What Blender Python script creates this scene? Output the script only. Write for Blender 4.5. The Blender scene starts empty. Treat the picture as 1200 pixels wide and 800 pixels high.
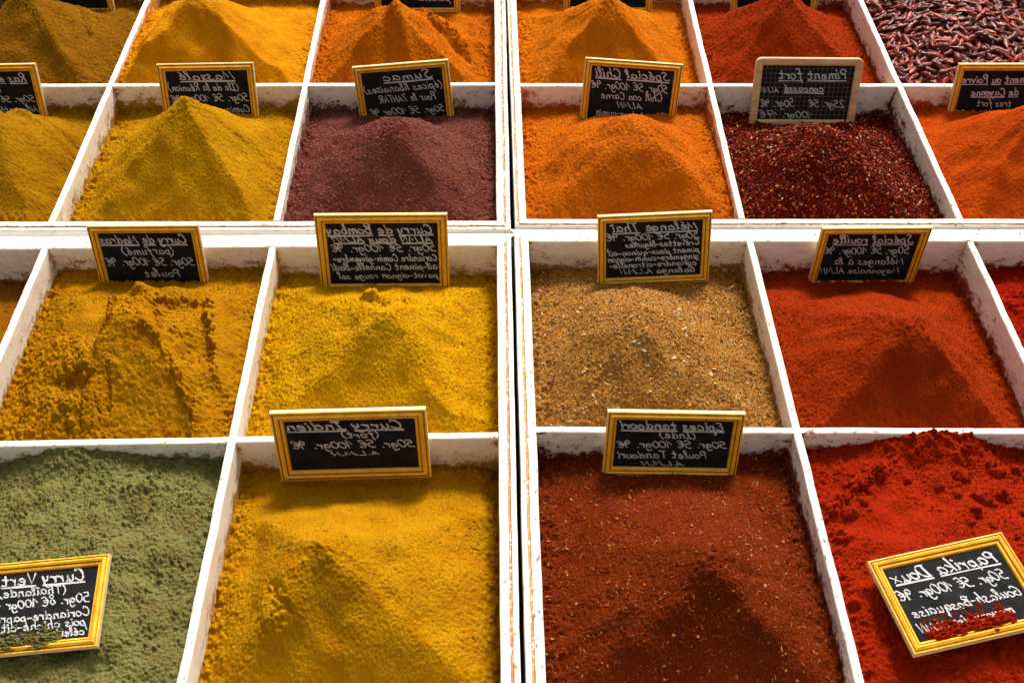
import bpy, math, random
import numpy as np
from mathutils import Vector, Matrix

# ------------------------------------------------------------------ camera, world, sun, exposure
scene = bpy.context.scene
col = scene.collection
FPX = 1191.0                                   # focal length in pixels of a 1200 px wide picture
TH, YAW, CAMH = math.radians(48.8), math.radians(0.79), 0.7786
fw = np.array([math.sin(YAW)*math.cos(TH), math.cos(YAW)*math.cos(TH), -math.sin(TH)])
rt = np.array([math.cos(YAW), -math.sin(YAW), 0.0])
upv = np.cross(rt, fw)
cam_d = bpy.data.cameras.new("camera")
cam = bpy.data.objects.new("camera", cam_d)
col.objects.link(cam)
cam_d.sensor_width = 36.0
cam_d.lens = FPX/1200.0*36.0
cam_d.clip_start, cam_d.clip_end = 0.02, 200.0
M = Matrix(((rt[0], upv[0], -fw[0], 0), (rt[1], upv[1], -fw[1], 0), (rt[2], upv[2], -fw[2], CAMH), (0, 0, 0, 1)))
cam.matrix_world = M
scene.camera = cam

SUN_EL, SUN_AZ = math.radians(48), math.radians(17)     # behind the stall, a little to the right
world = bpy.data.worlds.new("World")
scene.world = world
world.use_nodes = True
wn, wl = world.node_tree.nodes, world.node_tree.links
wn.clear()
sky = wn.new("ShaderNodeTexSky")
sky.sky_type = 'NISHITA'
sky.sun_disc = False
sky.sun_elevation = SUN_EL
sky.sun_rotation = SUN_AZ
sky.dust_density = 6.0
sky.air_density = 1.0
hs = wn.new("ShaderNodeHueSaturation")          # an overcast sky: mostly white
hs.inputs["Saturation"].default_value = 0.06
bg = wn.new("ShaderNodeBackground")
bg.inputs["Strength"].default_value = 0.115
wo = wn.new("ShaderNodeOutputWorld")
wl.new(sky.outputs[0], hs.inputs["Color"])
wl.new(hs.outputs[0], bg.inputs[0])
wl.new(bg.outputs[0], wo.inputs[0])

sun_d = bpy.data.lights.new("sun", 'SUN')
sun_d.energy = 3.5
sun_d.angle = math.radians(15)
sun_d.color = (1.0, 0.95, 0.87)
sun = bpy.data.objects.new("sun", sun_d)
col.objects.link(sun)
sd = Vector((math.sin(SUN_AZ)*math.cos(SUN_EL), math.cos(SUN_AZ)*math.cos(SUN_EL), math.sin(SUN_EL)))
sun.rotation_euler = sd.to_track_quat('Z', 'Y').to_euler()
sun.location = sd*5

scene.view_settings.view_transform = 'Standard'
scene.view_settings.look = 'None'
scene.view_settings.exposure = 0.66
scene.view_settings.gamma = 1.0

# ------------------------------------------------------------------ helpers
def tag(o, label=None, cat=None, group=None, kind=None):
    if label: o["label"] = label
    if cat: o["category"] = cat
    if group: o["group"] = group
    if kind: o["kind"] = kind
    return o

def empty(name, loc):
    o = bpy.data.objects.new(name, None)
    o.empty_display_size = 0.02
    o.location = loc
    col.objects.link(o)
    return o

def mesh_obj(name, V, F, mats, parent=None, smooth=True, attrs=None, midx=None):
    """V (n,3) array, F list of faces or (m,4)/(m,3) array -> ONE mesh object"""
    me = bpy.data.meshes.new(name)
    V = np.asarray(V, dtype=np.float32)
    if isinstance(F, np.ndarray):
        nf, k = F.shape
        me.vertices.add(len(V)); me.vertices.foreach_set("co", V.ravel())
        me.loops.add(nf*k); me.loops.foreach_set("vertex_index", F.astype(np.int32).ravel())
        me.polygons.add(nf)
        me.polygons.foreach_set("loop_start", np.arange(0, nf*k, k, dtype=np.int32))
        me.update(calc_edges=True)
    else:
        me.from_pydata(V.tolist(), [], F)
    if not isinstance(mats, (list, tuple)): mats = [mats]
    for m in mats: me.materials.append(m)
    n = len(me.polygons)
    me.polygons.foreach_set("use_smooth", np.full(n, bool(smooth)))
    if midx is not None: me.polygons.foreach_set("material_index", np.asarray(midx, dtype=np.int32))
    if attrs:
        for an, arr in attrs.items():
            a = me.attributes.new(an, 'FLOAT_COLOR', 'POINT')
            a.data.foreach_set("color", np.asarray(arr, dtype=np.float32).ravel())
    me.validate()
    me.update()
    o = bpy.data.objects.new(name, me)
    col.objects.link(o)
    if parent is not None: o.parent = parent
    return o

_nz = {}
def noise(N, M_, size, lo, hi, seed):
    """band-limited random field, std 1; wavelengths lo..hi metres on a size x size patch"""
    rng = np.random.default_rng(seed)
    w = np.fft.rfft2(rng.standard_normal((N, M_)))
    fx = np.fft.fftfreq(N, size/N)[:, None]; fy = np.fft.rfftfreq(M_, size/M_)[None, :]
    f = np.sqrt(fx*fx+fy*fy)+1e-9
    g = np.exp(-(f*lo)**2*0.5)*(1-np.exp(-(f*hi)**2*0.5))
    g = g/np.maximum(f, 1/hi)**0.5
    n = np.fft.irfft2(w*g, s=(N, M_))
    return n/(n.std()+1e-12)

def noise1(n, length, lo, seed):
    return noise(n, 8, length, lo, length, seed)[:, 0]

def lin(r, g, b):
    f = lambda c: (c/255/12.92) if c/255 <= 0.04045 else ((c/255+0.055)/1.055)**2.4
    return (f(r), f(g), f(b))

# ------------------------------------------------------------------ materials
def new_mat(name):
    m = bpy.data.materials.new(name)
    m.use_nodes = True
    nt = m.node_tree
    p = nt.nodes["Principled BSDF"]
    return m, nt, p

def nnode(nt, scale, detail=2.0, rough=0.55, coord="Object"):
    tc = nt.nodes.new("ShaderNodeTexCoord")
    n = nt.nodes.new("ShaderNodeTexNoise")
    n.inputs["Scale"].default_value = scale
    n.inputs["Detail"].default_value = detail
    n.inputs["Roughness"].default_value = rough
    nt.links.new(tc.outputs[coord], n.inputs["Vector"])
    return n

def ramp(nt, fac, stops):
    r = nt.nodes.new("ShaderNodeValToRGB")
    while len(r.color_ramp.elements) < len(stops): r.color_ramp.elements.new(0.5)
    for e, (p, c) in zip(r.color_ramp.elements, stops):
        e.position = p; e.color = (*c, 1.0)
    nt.links.new(fac, r.inputs[0])
    return r

def mix(nt, fac, a, b, mode='MIX'):
    m = nt.nodes.new("ShaderNodeMix")
    m.data_type = 'RGBA'; m.blend_type = mode
    for sock, v in ((m.inputs[0], fac), (m.inputs[6], a), (m.inputs[7], b)):
        if hasattr(v, "links") or hasattr(v, "is_linked"): nt.links.new(v, sock)
        elif isinstance(v, (int, float)): sock.default_value = v
        else: sock.default_value = (*v, 1.0)
    return m.outputs[2]

def bump(nt, p, h, strength, dist):
    b = nt.nodes.new("ShaderNodeBump")
    b.inputs["Strength"].default_value = strength
    b.inputs["Distance"].default_value = dist
    nt.links.new(h, b.inputs["Height"])
    nt.links.new(b.outputs[0], p.inputs["Normal"])

def powder_mat(name, base, grain=900.0, var=0.35, hue=None, bs=0.8, spec=0.03):
    m, nt, p = new_mat(name)
    b = np.array(base)
    hue = np.array(hue if hue is not None else b*np.array([0.82, 0.62, 0.6]))
    n1 = nnode(nt, grain, 3.0, 0.7)
    lo = tuple(np.clip(b*(1-var)*np.array([1, .92, .9]), 0, 1)); hi = tuple(np.clip(b*(1+var), 0, 0.95))
    r = ramp(nt, n1.outputs[0], [(0.36, lo), (0.52, tuple(b)), (0.68, hi)])
    n2 = nnode(nt, 38.0, 4.0, 0.6)
    r2 = ramp(nt, n2.outputs[0], [(0.45, (0, 0, 0)), (0.7, (0.75, 0.75, 0.75))])
    c = mix(nt, r2.outputs[0], r.outputs[0], tuple(hue))
    nt.links.new(c, p.inputs["Base Color"])
    p.inputs["Roughness"].default_value = 0.95
    p.inputs["Specular IOR Level"].default_value = spec
    n3 = nnode(nt, grain*1.5, 2.0, 0.6)
    bump(nt, p, n3.outputs[0], bs, 0.0008)
    return m

def flake_mat(name, rough=0.6, spec=0.3):
    m, nt, p = new_mat(name)
    a = nt.nodes.new("ShaderNodeAttribute"); a.attribute_name = "flake_col"
    n = nnode(nt, 700.0, 2.0)
    r = ramp(nt, n.outputs[0], [(0.3, (0.7, 0.7, 0.7)), (0.7, (1.15, 1.15, 1.15))])
    nt.links.new(mix(nt, 1.0, a.outputs["Color"], r.outputs[0], 'MULTIPLY'), p.inputs["Base Color"])
    p.inputs["Roughness"].default_value = rough
    p.inputs["Specular IOR Level"].default_value = spec
    return m

def paint_mat():
    m, nt, p = new_mat("white_painted_wood")
    a = nt.nodes.new("ShaderNodeAttribute"); a.attribute_name = "stain"
    big = nnode(nt, 22.0, 5.0, 0.65)
    base = ramp(nt, big.outputs[0], [(0.3, (0.71, 0.65, 0.53)), (0.55, (0.77, 0.715, 0.615)), (0.72, (0.62, 0.53, 0.39))])
    # grey brown knocks and dents
    kn = nnode(nt, 140.0, 4.0, 0.75)
    kr = ramp(nt, kn.outputs[0], [(0.60, (0, 0, 0)), (0.70, (0.75, 0.75, 0.75))])
    c1 = mix(nt, kr.outputs[0], base.outputs[0], (0.36, 0.29, 0.21))
    fine = nnode(nt, 300.0, 5.0, 0.75)
    sub = nt.nodes.new("ShaderNodeMath"); sub.operation = 'MULTIPLY_ADD'
    nt.links.new(fine.outputs[0], sub.inputs[0]); sub.inputs[1].default_value = 3.0; sub.inputs[2].default_value = -1.98
    add = nt.nodes.new("ShaderNodeMath"); add.operation = 'ADD'
    nt.links.new(sub.outputs[0], add.inputs[0]); nt.links.new(a.outputs["Alpha"], add.inputs[1])
    mul = nt.nodes.new("ShaderNodeMath"); mul.operation = 'MULTIPLY'; mul.use_clamp = True
    nt.links.new(add.outputs[0], mul.inputs[0]); mul.inputs[1].default_value = 3.2
    # a faint even tint of dust as well
    tm = nt.nodes.new("ShaderNodeMath"); tm.operation = 'MULTIPLY'; tm.use_clamp = True
    nt.links.new(a.outputs["Alpha"], tm.inputs[0]); tm.inputs[1].default_value = 0.34
    c2 = mix(nt, tm.outputs[0], c1, a.outputs["Color"])
    c3 = mix(nt, mul.outputs[0], c2, a.outputs["Color"])
    nt.links.new(c3, p.inputs["Base Color"])
    p.inputs["Roughness"].default_value = 0.55
    p.inputs["Specular IOR Level"].default_value = 0.35
    bump(nt, p, kn.outputs[0], 0.25, 0.0006)
    return m

def gold_mat():
    m, nt, p = new_mat("gold_stained_wood")
    n = nnode(nt, 90.0, 4.0, 0.6)
    r = ramp(nt, n.outputs[0], [(0.3, (0.60, 0.26, 0.008)), (0.5, (0.76, 0.37, 0.012)), (0.72, (0.82, 0.45, 0.025))])
    n2 = nnode(nt, 500.0, 2.0)
    r2 = ramp(nt, n2.outputs[0], [(0.3, (0.8, 0.8, 0.8)), (0.6, (1, 1, 1))])
    nt.links.new(mix(nt, 1.0, r.outputs[0], r2.outputs[0], 'MULTIPLY'), p.inputs["Base Color"])
    p.inputs["Roughness"].default_value = 0.42
    p.inputs["Specular IOR Level"].default_value = 0.4
    bump(nt, p, n2.outputs[0], 0.2, 0.0004)
    return m

def wood_mat(name, c0, c1):
    m, nt, p = new_mat(name)
    tc = nt.nodes.new("ShaderNodeTexCoord")
    mp = nt.nodes.new("ShaderNodeMapping"); mp.inputs["Scale"].default_value = (40, 260, 260)
    n = nt.nodes.new("ShaderNodeTexNoise"); n.inputs["Scale"].default_value = 1.0; n.inputs["Detail"].default_value = 4
    nt.links.new(tc.outputs["Object"], mp.inputs[0]); nt.links.new(mp.outputs[0], n.inputs["Vector"])
    r = ramp(nt, n.outputs[0], [(0.3, c0), (0.7, c1)])
    nt.links.new(r.outputs[0], p.inputs["Base Color"])
    p.inputs["Roughness"].default_value = 0.6
    return m

def slate_mat(name, grid=False):
    m, nt, p = new_mat(name)
    n = nnode(nt, 45.0, 5.0, 0.7)
    r = ramp(nt, n.outputs[0], [(0.35, (0.006, 0.006, 0.007)), (0.75, (0.022, 0.021, 0.020))])
    c = r.outputs[0]
    if grid:                                    # a slate ruled in pale 6 mm squares
        tc = nt.nodes.new("ShaderNodeTexCoord")
        sep = nt.nodes.new("ShaderNodeSeparateXYZ"); nt.links.new(tc.outputs["Object"], sep.inputs[0])
        outs = []
        for k in (0, 1):
            a = nt.nodes.new("ShaderNodeMath"); a.operation = 'PINGPONG'
            nt.links.new(sep.outputs[k], a.inputs[0]); a.inputs[1].default_value = 0.003
            b = nt.nodes.new("ShaderNodeMath"); b.operation = 'LESS_THAN'
            nt.links.new(a.outputs[0], b.inputs[0]); b.inputs[1].default_value = 0.00022
            outs.append(b.outputs[0])
        mx = nt.nodes.new("ShaderNodeMath"); mx.operation = 'MAXIMUM'
        nt.links.new(outs[0], mx.inputs[0]); nt.links.new(outs[1], mx.inputs[1])
        c = mix(nt, mx.outputs[0], c, (0.13, 0.10, 0.09))
    nt.links.new(c, p.inputs["Base Color"])
    p.inputs["Roughness"].default_value = 0.8
    p.inputs["Specular IOR Level"].default_value = 0.04
    return m

def chalk_mat():
    m, nt, p = new_mat("chalk")
    n = nnode(nt, 900.0, 3.0, 0.7)
    r = ramp(nt, n.outputs[0], [(0.36, (0.25, 0.25, 0.25)), (0.52, (0.43, 0.43, 0.42)), (0.7, (0.60, 0.60, 0.58))])
    nt.links.new(r.outputs[0], p.inputs["Base Color"])
    p.inputs["Roughness"].default_value = 0.95
    p.inputs["Specular IOR Level"].default_value = 0.05
    return m

def chili_mat():
    m, nt, p = new_mat("dried_chili_skin")
    oi = nt.nodes.new("ShaderNodeObjectInfo")
    n = nnode(nt, 160.0, 4.0, 0.6)
    r = ramp(nt, n.outputs[0], [(0.3, (0.024, 0.003, 0.002)), (0.52, (0.14, 0.014, 0.006)), (0.75, (0.30, 0.060, 0.020))])
    r2 = ramp(nt, oi.outputs["Random"], [(0.0, (0.45, 0.42, 0.5)), (0.5, (1, 1, 1)), (1.0, (2.0, 2.1, 1.6))])
    nt.links.new(mix(nt, 1.0, r.outputs[0], r2.outputs[0], 'MULTIPLY'), p.inputs["Base Color"])
    p.inputs["Roughness"].default_value = 0.32
    p.inputs["Specular IOR Level"].default_value = 0.2
    n2 = nnode(nt, 420.0, 3.0)
    bump(nt, p, n2.outputs[0], 0.5, 0.0012)
    return m

PAINT, GOLD, CHALK = paint_mat(), gold_mat(), chalk_mat()
RAW = wood_mat("raw_wood_edge", (0.52, 0.36, 0.19), (0.70, 0.55, 0.34))
STAIN = wood_mat("dark_stained_wood", (0.30, 0.11, 0.005), (0.46, 0.19, 0.009))
PALE = wood_mat("pale_natural_wood", (0.42, 0.24, 0.09), (0.62, 0.40, 0.18))
SLATE, SLATE_GRID = slate_mat("black_slate"), slate_mat("ruled_black_slate", True)
FLAKE, FLAKE_GLOSS = flake_mat("spice_bits"), flake_mat("glossy_chili_bits", 0.6, 0.10)
CHILI = chili_mat()

# ------------------------------------------------------------------ trays: lines of the grid, x in metres right, y away, z=0 at the rims
def xl(a, ya, b, yb): return lambda y: a+(b-a)*(y-ya)/(yb-ya)
def yl(a, xa, b, xb): return lambda x: a+(b-a)*(x-xa)/(xb-xa)
HT = 0.0038                                     # half the thickness of a divider
FLOOR = -0.112
TRAYS = {
 'LB': dict(x=[xl(-.755, 0, -.755, 1), xl(-.5085, 1.34, -.5115, .87), xl(-.2545, 1.34, -.2560, .87), xl(-.0072, 1.336, -.0058, .868)],
            y=[yl(.871, -.57, .865, -.03), yl(1.134, -.43, 1.130, -.007), yl(1.392, -.5, 1.388, 0)], W=.0160, back=False),
 'RB': dict(x=[xl(.0246, 1.336, .0285, .867), xl(.2755, 1.33, .2738, .864), xl(.5215, 1.33, .5225, .86), xl(.766, 0, .766, 1)],
            y=[yl(.8672, .03, .8595, .595), yl(1.1275, .03, 1.1205, .52), yl(1.391, .03, 1.386, .5)], W=.0128, back=False),
 'LF': dict(x=[xl(-.752, 0, -.752, 1), xl(-.5065, .82, -.5095, .3), xl(-.2548, .82, -.2562, .32), xl(-.0056, .82, -.0046, .32)],
            y=[yl(.307, -.5, .307, 0), yl(.5615, -.47, .5655, 0), yl(.8248, -.55, .823, -.03)], W=.0160, back=True),
 'RF': dict(x=[xl(.0302, .82, .0313, .324), xl(.2768, .82, .2785, .32), xl(.5225, .82, .5255, .5), xl(.772, 0, .772, 1)],
            y=[yl(.312, .03, .305, .5), yl(.5712, .03, .5630, .49), yl(.829, .03, .8215, .58)], W=.0158, back=True),
}
def node(t, i, j):
    T = TRAYS[t]; x = 0.0; y = 0.8
    for _ in range(6): x = T['x'][i](y); y = T['y'][j](x)
    return np.array([x, y])
def cell_quad(t, i, j):
    """inner corners of cell (column i, row j): front-left, front-right, back-left, back-right"""
    out = []
    for dj in (0, 1):
        for di in (0, 1):
            p = node(t, i+di, j+dj).copy()
            if 0 < i+di < 3: p[0] += HT if di == 0 else -HT
            if j+dj == 1: p[1] += HT if dj == 0 else -HT
            out.append(p)
    return out

# spices: sRGB of the lit powder in daylight turned into a base colour
def alb(r, g, b, k=0.46):
    c = np.array(lin(r, g, b))*k
    return tuple(np.clip(c.mean()+(c-c.mean())*1.12, .0015, .9))
# cell key -> colour, wall levels (back, left, right, front) in mm below the rim
CELLS = {
 ('LB',0,1): dict(c=alb(160, 110, 16), lv=(-30,-30,-26,-18)),
 ('LB',1,1): dict(c=alb(244, 165, 12), lv=(-30,-10,-20,-30)),
 ('LB',2,1): dict(c=alb(230, 130, 16), lv=(-38,-17,-30,-30)),
 ('LB',0,0): dict(c=alb(190, 138, 16), lv=(-34,-30,-36,-18)),
 ('LB',1,0): dict(c=alb(214, 158, 18), lv=(-31,-32,-34,-30)),
 ('LB',2,0): dict(c=alb(142, 80, 66), lv=(-38,-21,-26,-20)),
 ('RB',0,1): dict(c=alb(238, 138, 12), lv=(-36,-28,-37,-30)),
 ('RB',1,1): dict(c=alb(186, 72, 10), lv=(-42,-28,-36,-30)),
 ('RB',2,1): dict(c=alb(90, 28, 18), lv=(-16,-14,-14,-16)),
 ('RB',0,0): dict(c=alb(232, 126, 14), lv=(-33,-24,-17,-30)),
 ('RB',1,0): dict(c=alb(130, 42, 16), lv=(-46,-26,-34,-18)),
 ('RB',2,0): dict(c=alb(220, 96, 12), lv=(-30,-30,-30,-32)),
 ('LF',0,1): dict(c=alb(170, 112, 18), lv=(-50,-40,-44,-22)),
 ('LF',1,1): dict(c=alb(208, 148, 20), lv=(-36,-36,-34,-16)),
 ('LF',2,1): dict(c=alb(238, 180, 12), lv=(-46,-32,-44,-30)),
 ('LF',0,0): dict(c=alb(150, 110, 30), lv=(-40,-40,-40,-20)),
 ('LF',1,0): dict(c=alb(150, 146, 90), lv=(-26,-34,-34,-24)),
 ('LF',2,0): dict(c=alb(214, 156, 18), lv=(-45,-38,-40,-45)),
 ('RF',0,1): dict(c=alb(208, 148, 78), lv=(-42,-34,-36,-18)),
 ('RF',1,1): dict(c=alb(182, 70, 14), lv=(-49,-30,-40,-30)),
 ('RF',2,1): dict(c=alb(178, 50, 12), lv=(-42,-30,-30,-20)),
 ('RF',0,0): dict(c=alb(134, 56, 14), lv=(-36,-30,-27,-45)),
 ('RF',1,0): dict(c=alb(186, 60, 8), lv=(-28,-26,-32,-20)),
 ('RF',2,0): dict(c=alb(170, 60, 20), lv=(-40,-30,-30,-20)),
}

ZS = [FLOOR, -.075, -.062, -.054, -.048, -.044, -.040, -.036, -.032, -.028, -.024, -.020, -.016, -.012, -.009, -.006, -.004, -.0022]
def sweep(name, A, B, prof, side_info, parent, seed, mitre=0.0, wob=.00013, joints=1):
    """a wall: profile points (u across, z, side) swept from A to B; side_info(side, s) -> (rgb, level in m)"""
    A, B = np.array(A), np.array(B)
    L = np.linalg.norm(B-A); d = (B-A)/L; n = np.array([-d[1], d[0]])      # u grows to the left of A->B
    S = max(8, int(L/.0032)); P = len(prof)
    corners = [L*k/joints for k in range(joints+1)]
    patch = noise(S+1, 64, L, .012, .2, seed); w1 = noise1(S+1, L, .05, seed+1)*wob; w2 = noise1(S+1, L, .07, seed+2)*wob*.6
    tp = noise(S+1, 64, L, .007, .05, seed+3)
    V = np.zeros((S+1, P, 3)); C = np.zeros((S+1, P, 4))
    for k, (u, z, sd) in enumerate(prof):
        s0, s1 = mitre*u, L-mitre*u
        s = np.linspace(s0, s1, S+1)
        zz = z + (w2*1.2 if z > -.003 else 0)
        uu = u + w1
        V[:, k, 0] = A[0]+d[0]*s+n[0]*uu; V[:, k, 1] = A[1]+d[1]*s+n[1]*uu; V[:, k, 2] = zz
        f = np.clip(s/L, 0, 1)
        pc = patch[:, int(k*64/P)]
        if sd in (-1, 1):
            for q in range(S+1):
                rgb, lv = side_info(sd, f[q])
                h = max(0.0, z-lv)
                a = .70*math.exp(-h/.006) + .50*math.exp(-h/.030)*(0.8+.6*pc[q])
                dc = min(abs(f[q]*L-c_) for c_ in corners)            # dust packs into the inner corners
                a += (.42*math.exp(-dc/.0035)+.16*math.exp(-dc/.012))*(1-.5*min(1, -z/.05))*(1+.5*pc[q])
                C[q, k] = (*rgb, min(1.0, max(0.0, a)))
        elif sd == 0:
            rgb0, _ = side_info(-1, .5); rgb1, _ = side_info(1, .5)
            tk = tp[:, int(k*64/P)]
            for q in range(S+1):
                r0 = side_info(1 if pc[q] > 0 else -1, f[q])[0]
                C[q, k] = (*r0, max(0.0, min(.95, .33+.40*(tk[q]-1.0)+.16*(pc[q] > .3))))
        else:                                   # groove packed with dust
            for q in range(S+1):
                C[q, k] = (*sd, min(1.0, max(.35, .92+.3*pc[q])))
    F = []
    idx = np.arange((S+1)*P).reshape(S+1, P)
    q = np.stack([idx[:-1, :-1], idx[:-1, 1:], idx[1:, 1:], idx[1:, :-1]], -1).reshape(-1, 4)
    return mesh_obj(name, V.reshape(-1, 3), q, PAINT, parent, True, {'stain': C.reshape(-1, 4)})

def div_profile():
    t = HT
    left = [(t, z, 1) for z in ZS]
    top = [(t*.97, -.0011, 1), (t*.80, -.0003, 0), (t*.5, 0, 0), (0, .0001, 0), (-t*.5, 0, 0), (-t*.80, -.0003, 0), (-t*.97, -.0011, -1)]
    return (left+top+[(-t, z, -1) for z in reversed(ZS)])[::-1]
def rim_profile(W, dust):
    """u from the inner face (0) outwards (negative: right of the A->B direction)"""
    pr = [(0, z, 1) for z in ZS] + [(-.0003, -.0011, 1), (-.0010, -.0002, 0), (-.0025, 0, 0), (-.005, 0, 0), (-.0072, 0, 0), (-.0080, -.0003, 0)]
    pr += [(-.0083, -.0012, dust), (-.0085, -.0018, dust), (-.0095, -.0016, dust), (-.0106, -.0018, dust), (-.0108, -.0012, dust)]
    pr += [(-.0111, -.0003, 0), (-.0118, .0001, 0), (-(W-.0010), .0001, 0), (-(W-.0003), -.0004, 0), (-W, -.0016, 9), (-W, -.02, 9), (-W, FLOOR, 9)]
    return [(u, z, (.8, .78, .74) if s == 9 else s) for u, z, s in pr]
def wide_profile(W):
    pr = [(0, z, 1) for z in ZS] + [(-.0004, -.0010, 1), (-.0013, -.0001, 0), (-.003, 0, 0), (-.005, 0, 0), (-.0066, -.0001, 0), (-.0074, -.0008, 0), (-.0078, -.0022, 0)]
    pr += [(-.0095, -.0026, 0), (-.0115, -.0026, 0), (-.0135, -.0026, 0), (-.016, -.0026, 0), (-.0185, -.0026, 0), (-.021, -.0026, 0), (-(W-.0008), -.0027, 0), (-W, -.0036, 9), (-W, -.02, 9), (-W, FLOOR, 9)]
    return [(u, z, (.8, .78, .74) if s == 9 else s) for u, z, s in pr]

TRAY_LABEL = {
 'LB': "white wooden spice tray at far left holding the maroon and bright yellow piles",
 'RB': "white wooden spice tray at far right holding dried chilies and crushed chili flakes",
 'LF': "white wooden spice tray at near left holding the green powder and yellow curries",
 'RF': "white wooden spice tray at near right holding the tan mix and red paprika",
}
def build_tray(t, seed):
    T = TRAYS[t]
    root = empty("spice_tray", (*((node(t, 0, 0)+node(t, 3, 2))/2), FLOOR))
    tag(root, TRAY_LABEL[t], "spice tray", "white wooden spice trays")
    ox = Matrix.Translation(-root.location)
    def fix(o): o.data.transform(ox); return o
    info = lambda i, j, w: (CELLS[(t, i, j)]['c'], CELLS[(t, i, j)]['lv'][w]/1000.0)
    # outer walls, traversed so that the inside lies to the left
    c = [node(t, 0, 0), node(t, 3, 0), node(t, 3, 2), node(t, 0, 2)]
    W = T['W']
    dusts = [(.34, .13, .008), (.33, .11, .008), (.30, .10, .012), (.33, .15, .012)]
    f = lambda sd, s: info(min(2, int(s*3)), 0, 3); fix(sweep("side_wall", c[0], c[1], rim_profile(W, dusts[0]), f, root, seed, 1.0, joints=3))
    f = lambda sd, s: info(2, min(1, int(s*2)), 2); fix(sweep("side_wall", c[1], c[2], rim_profile(W, dusts[1]), f, root, seed+10, 1.0, joints=2))
    f = lambda sd, s: info(2-min(2, int(s*3)), 1, 0)
    fix(sweep("side_wall", c[2], c[3], wide_profile(.0235) if T['back'] else rim_profile(W, dusts[2]), f, root, seed+20, 1.0, joints=3))
    f = lambda sd, s: info(0, 1-min(1, int(s*2)), 1); fix(sweep("side_wall", c[3], c[0], rim_profile(W, dusts[3]), f, root, seed+30, 1.0, joints=2))
    dp = div_profile()
    for i in (1, 2):                            # long dividers run from the front wall to the back wall
        f = lambda sd, s, i=i: info(i-1 if sd > 0 else i, min(1, int(s*2)), 2 if sd > 0 else 1)
        fix(sweep("divider", node(t, i, 0), node(t, i, 2), dp, f, root, seed+40+i, 0.0, .0002, 2))
    for i in (0, 1, 2):                         # cross pieces between them
        a, b = node(t, i, 1).copy(), node(t, i+1, 1).copy()
        if i > 0: a[0] += HT-.0005
        if i < 2: b[0] -= HT-.0005
        f = lambda sd, s, i=i: info(i, 1 if sd > 0 else 0, 3 if sd > 0 else 0)
        fix(sweep("cross_piece", a, b, [(u, z-.0004, sd) for u, z, sd in dp], f, root, seed+50+i, 0.0))
    z = FLOOR+.002
    b = [(*p, z) for p in c]
    fix(mesh_obj("tray_bottom", b+[(x, y, z-.004) for x, y, _ in b], [(0, 1, 2, 3), (7, 6, 5, 4), (0, 4, 5, 1), (1, 5, 6, 2), (2, 6, 7, 3), (3, 7, 4, 0)], PAINT, root, False))
for k, t in enumerate(TRAYS): build_tray(t, 100+k*200)

# the stall table under the trays: a dark cloth
tm, tnt, tp_ = new_mat("dark_table_cloth")
tr = ramp(tnt, nnode(tnt, 200.0, 3.0).outputs[0], [(0.3, (0.010, 0.010, 0.011)), (0.7, (0.03, 0.03, 0.03))])
tnt.links.new(tr.outputs[0], tp_.inputs["Base Color"]); tp_.inputs["Roughness"].default_value = 0.9
zt, zb = FLOOR-.006, FLOOR-.04
tv = [(x, y, z) for z in (zt, zb) for x, y in ((-.82, .25), (.83, .25), (.83, 1.46), (-.82, 1.46))]
tb = mesh_obj("stall_table", tv, [(0, 1, 2, 3), (7, 6, 5, 4), (0, 4, 5, 1), (1, 5, 6, 2), (2, 6, 7, 3), (3, 7, 4, 0)], tm, None, False)
tag(tb, "dark table top seen through the gap between the trays", "table")

# ------------------------------------------------------------------ powder piles
def ell(X, Y, cx, cy, rx, ry, ang=0.0):
    c, s = math.cos(ang), math.sin(ang)
    u, v = (X-cx)*c+(Y-cy)*s, -(X-cx)*s+(Y-cy)*c
    return np.exp(-((u/rx)**2+(v/ry)**2))
def groove(X, Y, p, q, w):
    p, q = np.array(p), np.array(q); d = q-p; L2 = d@d
    t = np.clip(((X-p[0])*d[0]+(Y-p[1])*d[1])/L2, 0, 1)
    return np.exp(-(((X-p[0]-d[0]*t)**2+(Y-p[1]-d[1]*t)**2)/w**2))

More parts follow.
